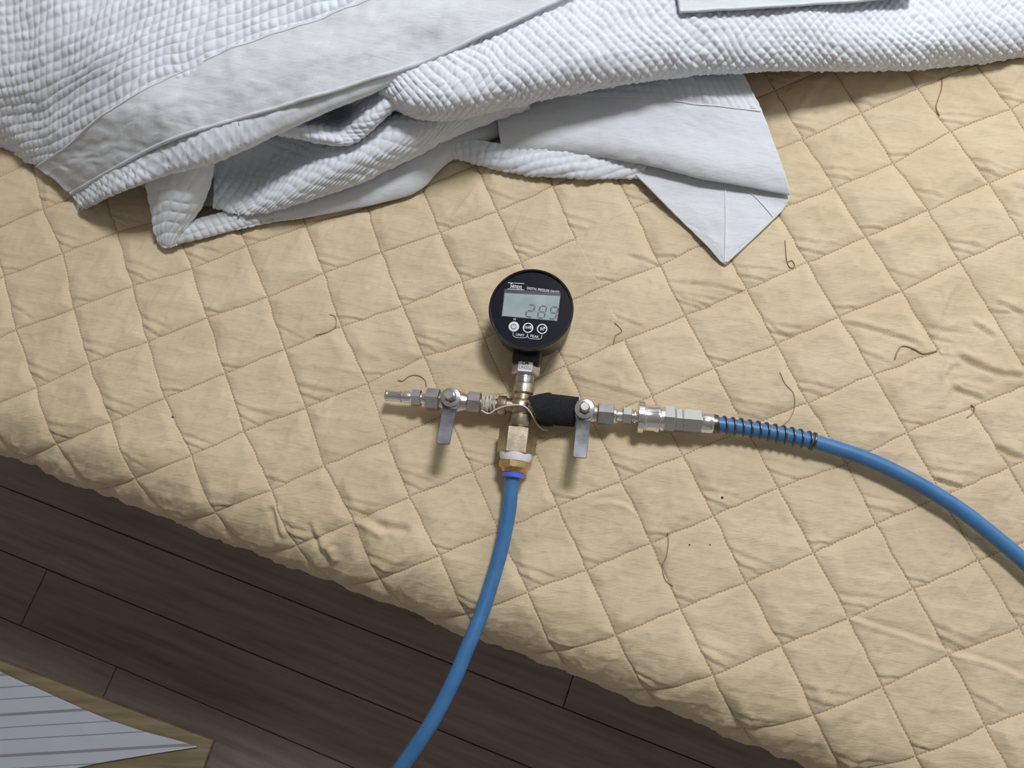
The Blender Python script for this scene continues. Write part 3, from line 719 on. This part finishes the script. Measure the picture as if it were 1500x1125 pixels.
# nipple with hemp fibres between left valve and cross
nip = lathe('threaded_nipple', O, XD, [(sx(702), .0052), (sx(735), .0052)], m_dull, man, 24)
lathe('threaded_nipple', O, XD, [(sx(798), .0058), (sx(836), .0058)], m_dull, man, 24)
for k in range(16):
    a0 = rng.uniform(0, 6.28); tn = rng.uniform(1.0, 2.4) * 2 * math.pi; s0 = sx(rng.uniform(705, 716)); s1_ = s0 + rng.uniform(.001, .011)
    t = np.linspace(0, 1, 50); r_ = .0062 + .0010 * rng.random() + .0006 * np.sin(t * rng.uniform(5, 20) + rng.random() * 6)
    pts = O + np.outer(s0 + (s1_ - s0) * t + .0012 * np.sin(t * 9 + k), XD) + np.outer(r_ * np.cos(a0 + tn * t), np.cross(z3, XD)) + np.outer(r_ * np.sin(a0 + tn * t), z3)
    tube('hemp_fibre', pts, .00028, m_fibre, nip, n=5)
cd = tube('sealing_cord', crom([W(705, 601, .0165), W(716, 606, .0175), (W(728, 599, .0195)), W(745, 594, .022), W(762, 593.5, .0225), W(772, 598, .021), W(780, 609, .018), W(786, 620, .013), W(795, 629, .008), W(803, 630, .0055)], 80), .00065, m_fibre, man, n=8)
cd['label'] = 'pale cord looped over the cross fitting'
# hook-and-loop wrap around the pipe between cross and right valve
def velcro():
    lat = np.cross(z3, XD)
    def wrap(name, left, right, rad, parent, n=26, m=56, seed=0):
        V = []
        for i in range(n):
            f_ = i / (n - 1)
            for j in range(m):
                a = 2 * math.pi * j / m; qv = math.cos(a)
                s_ = sx(left(qv)) * (1 - f_) + sx(right(qv)) * f_
                rr = rad * (1 + .02 * math.sin(2 * a + 3 * f_) + .015 * math.sin(5 * a + seed + 4 * f_))
                zz = max(math.sin(a) * rr * .86, -ZA + .0042)
                V.append(tuple(O + XD * s_ + lat * qv * rr * 1.02 + z3 * zz))
        fc = [tuple(int(x) for x in q_) for q_ in grid_quads(n, m, True)] + [tuple(range(m)), tuple(range((n - 1) * m, n * m))]
        me = bpy.data.meshes.new(name); me.from_pydata(V, [], fc); fix(me)
        return link(name, me, m_velcro, parent, True, 50)
    o = wrap('hook_and_loop_wrap', lambda q_: 797, lambda q_: 845 + 1.5 * q_, .0122, man)
    o['label'] = 'black hook-and-loop strip wrapped round the pipe'
    wrap('strap_end', lambda q_: float(np.interp(q_, [-1, -.75, .45, .95, 1], [797, 789, 773, 799, 802])), lambda q_: float(np.interp(q_, [-1, 1], [812, 806])), .0134, o, n=14, seed=2)
velcro()

# ---- the gauge
ZF = .0375
GC = W(777.8, 453, ZF)
gx = W(818, 429.5, ZF) - W(745, 420, ZF); gx[2] = 0; gx /= np.linalg.norm(gx); gy = np.cross(z3, gx)
RG = .5 * (np.linalg.norm(W(840, 453, ZF) - W(715.7, 453, ZF)))
base = GC - z3 * (ZF - .0065)
gp = lathe('pressure_gauge', base, z3, [(-.003, RG * .86), (-.0014, RG * .93), (.004, RG * .95), (.024, RG * .97), (.0262, RG * .985), (.0268, RG), (.0305, RG), (.0318, RG * .988), (.0318, RG * .955), (.0300, RG * .945), (.0298, RG * .90)], m_black, man, 96, up=(0, 1, 0))
gp['label'] = 'round black digital pressure gauge with grey screen'
FZ = base + z3 * .0300
lathe('bezel', base, z3, [(.0312, RG * .952), (.0324, RG * .965), (.0324, RG * .995), (.0314, RG * 1.004), (.0300, RG * 1.006), (.0290, RG * 1.0)], m_bezel, gp, 96, up=(0, 1, 0), caps=False)
lathe('gauge_face', base, z3, [(.0296, RG * .945), (.0301, RG * .945)], m_face, gp, 96, up=(0, 1, 0))
FZ = base + z3 * .0302
def lc2(px, py):
    p = W(px, py, FZ[2] - H); return np.array([(p - FZ) @ gx, (p - FZ) @ gy])
def quad_plate(name, px4, mt, parent, lift=.0001, th=.0002):
    pts = [lc2(*p) for p in px4]; return extrude_poly(name, pts, FZ + z3 * lift, gx, gy, z3, th, mt, parent)
quad_plate('screen_frame_shade', [(739, 423.5), (821.5, 429), (816.5, 471), (734.5, 463.5)], m_ghost, gp, .0001, .0002)  # thin frame; its wider top strip is the screen's shadow band put into colour
scr = quad_plate('screen', [(739.5, 429.5), (820.5, 434), (815.8, 470), (735.5, 462.8)], m_lcd, gp, .0002, .0003)
# seven-segment digits 2 8 9
SEGS = {'a': ((0, 2), (1, 2)), 'b': ((1, 2), (1, 1)), 'c': ((1, 1), (1, 0)), 'd': ((0, 0), (1, 0)), 'e': ((0, 1), (0, 0)), 'f': ((0, 2), (0, 1)), 'g': ((0, 1), (1, 1))}
DIG = {'2': 'abged', '8': 'abcdefg', '9': 'abcfgd'}
for chd, (ox, oy) in (('2', (769.5, 463.8)), ('8', (787, 465.4)), ('9', (803.5, 466.8))):
    o2 = lc2(ox, oy); w_, h_ = .0053, .0051
    V, fc = [], []
    for sg in DIG[chd]:
        (x0, y0), (x1, y1) = SEGS[sg]
        p0 = np.array([x0 * w_ + y0 * h_ * .10, y0 * h_]); p1 = np.array([x1 * w_ + y1 * h_ * .10, y1 * h_])
        e = p1 - p0; L_ = np.linalg.norm(e); e /= L_; nn = np.array([-e[1], e[0]]); p0 = p0 + e * .0004; p1 = p1 - e * .0004; hw = .00058
        poly = [p0, p0 + e * hw + nn * hw, p1 - e * hw + nn * hw, p1, p1 - e * hw - nn * hw, p0 + e * hw - nn * hw]
        k = len(V)
        for p_ in poly: V.append(tuple(FZ + z3 * .00056 + gx * (o2[0] + p_[0]) + gy * (o2[1] + p_[1])))
        fc.append(tuple(range(k + 5, k - 1, -1)))
    me = bpy.data.meshes.new('screen_digit'); me.from_pydata(V, [], fc)
    link('screen_digit', me, m_seg, gp, False)
def text(name, body, px, size, mt, parent, lift=.0001, O_=None, ax=None, ay=None, az=None, sxs=1.0):
    cu = bpy.data.curves.new('t', 'FONT'); cu.body = body; cu.size = size; cu.align_x = 'CENTER'; cu.align_y = 'CENTER'; cu.extrude = .00004; cu.offset = size * .006
    o = bpy.data.objects.new('t', cu); COL.objects.link(o); bpy.context.view_layer.update()
    me = bpy.data.meshes.new_from_object(o.evaluated_get(bpy.context.evaluated_depsgraph_get()))
    bpy.data.objects.remove(o); bpy.data.curves.remove(cu)
    if O_ is None:
        c = lc2(*px); O_ = FZ + gx * c[0] + gy * c[1] + z3 * lift; ax, ay, az = gx, gy, z3
    m = Matrix(((ax[0] * sxs, ay[0], az[0], O_[0]), (ax[1] * sxs, ay[1], az[1], O_[1]), (ax[2] * sxs, ay[2], az[2], O_[2]), (0, 0, 0, 1)))
    me.transform(m); me.name = name
    me.materials.clear()
    return link(name, me, mt, parent, False)
text('brand_lettering', 'Sensys', (756.0, 419.4), .0056, m_print, gp, sxs=.66)
for p0, p1 in (((744, 414.2), (768, 415.6)), ((743.4, 423.2), (768, 424.6))):
    a, b = lc2(*p0), lc2(*p1); e = (b - a) / np.linalg.norm(b - a); nn = np.array([-e[1], e[0]]) * .00022
    extrude_poly('brand_rule', [a - nn, b - nn, b + nn, a + nn], FZ + z3 * .0001, gx, gy, z3, .0001, m_print, gp)
text('face_lettering', 'DIGITAL PRESSURE GAUGE', (795.5, 425.2), .0030, m_print, gp, sxs=.74)
for i, (bx, by) in enumerate(((752.8, 478.6), (773.5, 480.4), (794.2, 482))):
    c2 = lc2(bx, by); c = FZ + gx * c2[0] + gy * c2[1]
    lathe('button_ring', c, z3, [(.00005, .0034), (.0005, .0034), (.0005, .0042), (.00005, .0042)], m_print, gp, 32, up=(0, 1, 0), caps=False)
    bt = lathe('button', c, z3, [(.00005, .0033), (.0004, .0033), (.0006, .0029)], m_print if i == 0 else m_face, gp, 32, up=(0, 1, 0))
    if i == 0:
        lathe('button_ring', c, z3, [(.0005, .0023), (.0008, .0023), (.0008, .0017), (.0005, .0017)], m_seg, gp, 24, up=(0, 1, 0), caps=False)
        e2 = lc2(752.8, 475.6)
        extrude_poly('power_mark', [c2 + [-.0002, 0], c2 + [.0002, 0], c2 + [.0002, .0012], c2 + [-.0002, .0012]], FZ + z3 * .0006, gx, gy, z3, .0002, m_seg, gp)
text('button_lettering', 'ZERO', (773.5, 480.4), .0027, m_print, gp, .0007)
text('button_lettering', 'BL', (794.2, 482.4), .0034, m_print, gp, .0007)
text('face_lettering', 'M', (753.8, 468), .0026, m_print, gp)
text('face_lettering', 'UNIT', (761.8, 490.8), .0030, m_print, gp)
text('face_lettering', 'PEAK', (783, 493), .0030, m_print, gp)
def ink_line(pts):
    P = crom([np.array([*lc2(*p), 0]) for p in pts], 24)
    tube('bracket_line', FZ + np.outer(P[:, 0], gx) + np.outer(P[:, 1], gy) + z3 * .0001, .00024, m_print, gp, n=6)
ink_line([(751.8, 486.6), (751.6, 489.4), (752.4, 492.4), (755, 494.2)]); ink_line([(755, 494.2), (762, 494.8), (767, 495)])
ink_line([(767, 495), (770.5, 494.4), (772.3, 491.8), (772.8, 488.6)]); ink_line([(772.8, 488.6), (773, 492.4), (774.4, 495), (777, 496)])
ink_line([(777, 496), (784, 496.6), (788, 496.9)]); ink_line([(788, 496.9), (791.8, 496.4), (793.4, 493.8), (793.8, 490.2)])
# neck under the case
nk = O2 + YD * sy(524)
box('gauge_neck', nk + z3 * .000, np.cross(YD, z3), YD, z3, .0118, .0085, .0105, m_black, gp, .003)
# label lettering
text('label_lettering', 'LM', None, .0042, m_ink, hx, O_=lc + z3 * .00016 + YD * .0022, ax=np.cross(YD, z3), ay=YD, az=z3)
text('label_lettering', 'UN202', None, .0034, m_ink, hx, O_=lc + z3 * .00016 - YD * .0018, ax=np.cross(YD, z3), ay=YD, az=z3)

# ------------------------------------------------------------------ hoses
hose = empty('air_hose', tuple(W(1050, 621, 0)))
tag(hose, 'blue air hose with spring guard and chrome quick coupler trailing across the beige cover', 'hose')
RH = .0058
pts = crom([O + XD * sx(1040), O + XD * sx(1052), W(1090, 626.5, .0115), W(1140, 635, .0105), W(1193, 647, .0098), W(1267, 671, .0092), W(1333, 702, .0090), W(1400, 742, .0090), W(1450, 780, .0090), W(1503, 825, .0090), W(1560, 880, .0092), W(1640, 970, .0100)], 160)
tube('hose_tube', pts, RH, m_hose, hose, n=24)
cp = lathe('coupler_socket', O, XD, [(sx(934), .0060), (sx(934), .0112), (sx(945), .0112), (sx(946), .0106), (sx(958), .0106), (sx(962), .0112), (sx(965), .0112), (sx(967), .0098), (sx(973), .0098)], m_chrome, hose, 40)
# knurled collar
V, fc = [], []
nk_ = 64
for k, (s_, r0, r1_) in enumerate(((sx(933), .0112, .0112), (sx(934.5), .0124, .0130), (sx(938.5), .0130, .0124), (sx(942.5), .0124, .0130), (sx(944), .0112, .0112))):
    for j in range(nk_):
        a = 2 * math.pi * j / nk_; rr = r0 if j % 2 else r1_
        V.append(tuple(O + XD * s_ + rr * (math.cos(a) * np.cross(z3, XD) + math.sin(a) * z3)))
fc = [tuple(int(x) for x in q_) for q_ in grid_quads(5, nk_, True)] + [tuple(range(nk_)), tuple(range(4 * nk_, 5 * nk_))]
me = bpy.data.meshes.new('knurled_collar'); me.from_pydata(V, [], fc); fix(me); link('knurled_collar', me, m_chrome, cp, True, 20)
hexa('coupler_hex', O, XD, sx(971), sx(988), .0114, m_chrome, cp)
hexa('coupler_hex', O, XD, sx(987.5), sx(999), .0100, m_chrome, cp)
hexa('hose_nut', O, XD, sx(999), sx(1027), .0102, m_chrome, hose)
lathe('ferrule', O, XD, [(sx(1026), .0078), (sx(1027.5), .0082), (sx(1042), .0082), (sx(1044), .0076)], m_chrome, hose, 32)
lathe('ferrule_ring', O, XD, [(sx(1043.5), .0072), (sx(1044.5), .0076), (sx(1048.5), .0076), (sx(1050), .0070)], m_spring, hose, 32)
# spring guard
seg = np.linalg.norm(np.diff(pts, axis=0), axis=1); Lp = np.concatenate([[0], np.cumsum(seg)])
def at_px(px): return float(np.interp(px, PXY(pts)[:, 0], Lp))
l0, l1 = at_px(1047), at_px(1193)
turns = []
nt = 16; t = np.linspace(0, 1, 900)
ph_ = np.interp(t, [0, .06, .94, 1], [0, 2.2, nt - 2.4, nt]) * 2 * math.pi
lpos = l0 + (l1 - l0) * np.interp(t, [0, .06, .94, 1], [0, .018, .978, 1])
C0 = np.stack([np.interp(lpos, Lp, pts[:, i]) for i in range(3)], -1); C1 = np.stack([np.interp(lpos + .001, Lp, pts[:, i]) for i in range(3)], -1)
T_ = C1 - C0; T_ /= np.linalg.norm(T_, axis=1)[:, None]; Sd = np.cross(z3, T_); Sd /= np.linalg.norm(Sd, axis=1)[:, None]; Up = np.cross(T_, Sd)
sp_pts = C0 + (RH + .0009) * (np.cos(ph_)[:, None] * Sd + np.sin(ph_)[:, None] * Up)
tube('spring_guard', sp_pts, .00075, m_spring, hose, n=8)
hose2 = tag(tube('air_tube', crom([O2 + YD * sy(688), O2 + YD * sy(697), W(749, 712, .0112), W(745.5, 748, .0096), W(735.5, 799, .0082), W(720, 854, .0078), W(704, 902, .0100), W(683, 953, .013), W(664, 998, .014), W(634, 1055, .012), W(597, 1111, .006), W(560, 1160, -.003), W(500, 1230, -.025), W(430, 1300, -.07)] + [W(430, 1300, -.07) + n3 * a_ + d3 * b_ + z3 * c_ for a_, b_, c_ in ((.055, -.01, -.09), (.07, .0, -.20), (.06, .03, -.31), (.05, .09, -.3665), (.05, .2, -.3675), (.07, .45, -.3675))], 260), RH, m_hose, None, n=24),
    'plain blue tube running from the brass fitting over the bed edge', 'hose')

# ------------------------------------------------------------------ bench corner with a striped cloth
ZB = .115 - H
cor = W(312, 1085, ZB); bd = W(0, 968, ZB) - cor; bd[2] = 0; bd /= np.linalg.norm(bd); bn = np.array([bd[1], -bd[0], 0]); 
if bn @ n3 < 0: bn = -bn
bench = empty('wooden_bench', (cor[0], cor[1], 0)); tag(bench, 'low wooden bench on the dark plank floor beside the bed', 'bench')
bt_c = cor + bd * .45 + bn * .17 - z3 * .005
top = box('bench_top', bt_c, bd, np.cross(z3, bd), z3, .45, .17, .005, m_bench, bench, .0015)
for a in (.10, .85):
    for b in (.07, .30):
        p = cor + bd * a + bn * b
        box('leg', np.array([p[0], p[1], 0.0555]), bd, np.cross(z3, bd), z3, .018, .018, .0495, m_bench, bench, .002)
# cloth
zc = ZB + .0025
pc = [W(-140, 925, zc), W(0, 984, zc), W(163, 1055, zc), W(287, 1092, zc), W(215, 1106, zc), W(130, 1121, zc), W(0, 1150, zc), W(-140, 1175, zc)]
pn = cor[:2] @ np.array([0, 0])
def cloth():
    sd1 = crom(np.array([W(-160, 916, zc), W(0, 984, zc), W(163, 1055, zc), W(287, 1092, zc)]), 120)
    sd2 = crom(np.array([W(-160, 1178, zc), W(0, 1150, zc), W(150, 1117, zc), W(289, 1094, zc)]), 120)
    n = 60; f_ = np.linspace(0, 1, n)[:, None, None]
    S = sd1[None] * (1 - f_) + sd2[None] * f_
    S = S + 0
    S[..., 2] += .0012 + .0018 * vnoise(S[..., 0] * 30, S[..., 1] * 60, 95)
    me = mesh_np('striped_cloth', S.reshape(-1, 3), grid_quads(n, 120)[:, ::-1])
    sdir = W(160, 1035, zc) - W(0, 1045, zc); sdir /= np.linalg.norm(sdir); sn = np.array([sdir[1], -sdir[0], 0])
    uvl = me.uv_layers.new(name='weave')
    vi = np.empty(len(me.loops), np.int32); me.loops.foreach_get('vertex_index', vi)
    P = S.reshape(-1, 3) - W(0, 1045, zc)
    uvl.data.foreach_set('uv', np.stack([P @ sdir, P @ sn], -1)[vi].ravel().astype(np.float32))
    o = link('striped_cloth', me, m_strip); m = o.modifiers.new('thickness', 'SOLIDIFY'); m.thickness = .0018; m.offset = -1
    tag(o, 'pale grey cotton cloth with thin dark stripes lying on the wooden bench', 'cloth')
cloth()

# ------------------------------------------------------------------ loose threads and lint on the cover
import mathutils
bvh_v = BP.reshape(-1, 3)[used]
from mathutils.bvhtree import BVHTree
tree = BVHTree.FromPolygons([tuple(v) for v in bvh_v[::1]], [tuple(int(i) for i in f_) for f_ in remap[qd]], all_triangles=False)
def drape(pts, n=40, lift=.0006):
    out = []
    for p in crom(np.array(pts, float), n):
        w0 = W(p[0], p[1], .02); w1 = W(p[0], p[1], -.03); d = Vector(w1 - w0)
        h_ = tree.ray_cast(Vector(w0), d.normalized())
        hp = np.array(h_[0]) if h_[0] is not None else W(p[0], p[1], .003)
        out.append(hp + [0, 0, lift])
    return np.array(out)
for pts, lab, rr in (
    ([(583, 557), (590, 558), (600, 551), (612, 550), (622, 556), (625, 566)], 'curled brown thread on the cover above the left plug', .00042),
    ([(483, 461), (490, 463), (493, 470), (491, 480), (482, 486), (462, 491)], 'hooked loose thread on the cover left of the gauge', .0004),
    ([(1153, 384), (1160, 382), (1164, 390), (1157, 392), (1152, 380), (1150, 352)], 'loose thread end below the hanging white corner', .0004),
    ([(1380, 114), (1379, 130), (1374, 146), (1371, 158), (1376, 170)], 'frayed thread on the cover below the white roll', .0005),
    ([(1311, 526), (1314, 516), (1322, 507), (1338, 511), (1352, 518), (1372, 514)], 'frayed zigzag thread beside the open seam', .0006),
    ([(1142, 545), (1150, 562), (1162, 576), (1164, 594), (1158, 612), (1148, 622)], 'long thin thread above the hose spring', .0003),
    ([(1416, 612), (1424, 606), (1427, 598), (1422, 593)], 'short bent thread on the cover above the blue hose', .0005),
    ([(978, 780), (979, 795), (976, 815), (970, 830), (975, 850), (986, 858)], 'wavy loose seam thread on the cover below the coupler', .0004),
    ([(900, 473), (907, 479), (911, 486), (902, 492), (899, 505)], 'tangled pale thread on the cover right of the gauge', .0004)):
    tag(tube('loose_thread', drape(pts), rr, m_loose, None, n=6), lab, 'thread', 'loose threads on the cover')
for (px, py), r_, lab in (((1058, 729), .0011, 'largest dark lint speck on the cover below the coupler'), ((1010, 798), .0007, 'small lint speck on the cover near the wavy thread'), ((1040, 798), .0006, 'pale lint speck on the cover near the wavy thread'), ((253, 611), .0010, 'lint speck on the cover near the bed edge')):
    p = drape([(px, py), (px + .5, py)], 2, .0003)[0]
    tag(lathe('lint_speck', p, z3, [(-.0004, r_ * .5), (0, r_), (r_ * .5, r_ * .8), (r_ * .8, r_ * .3)], m_lint, None, 9, up=(1, 0, 0), sharp=80), lab, 'lint', 'lint specks on the cover')
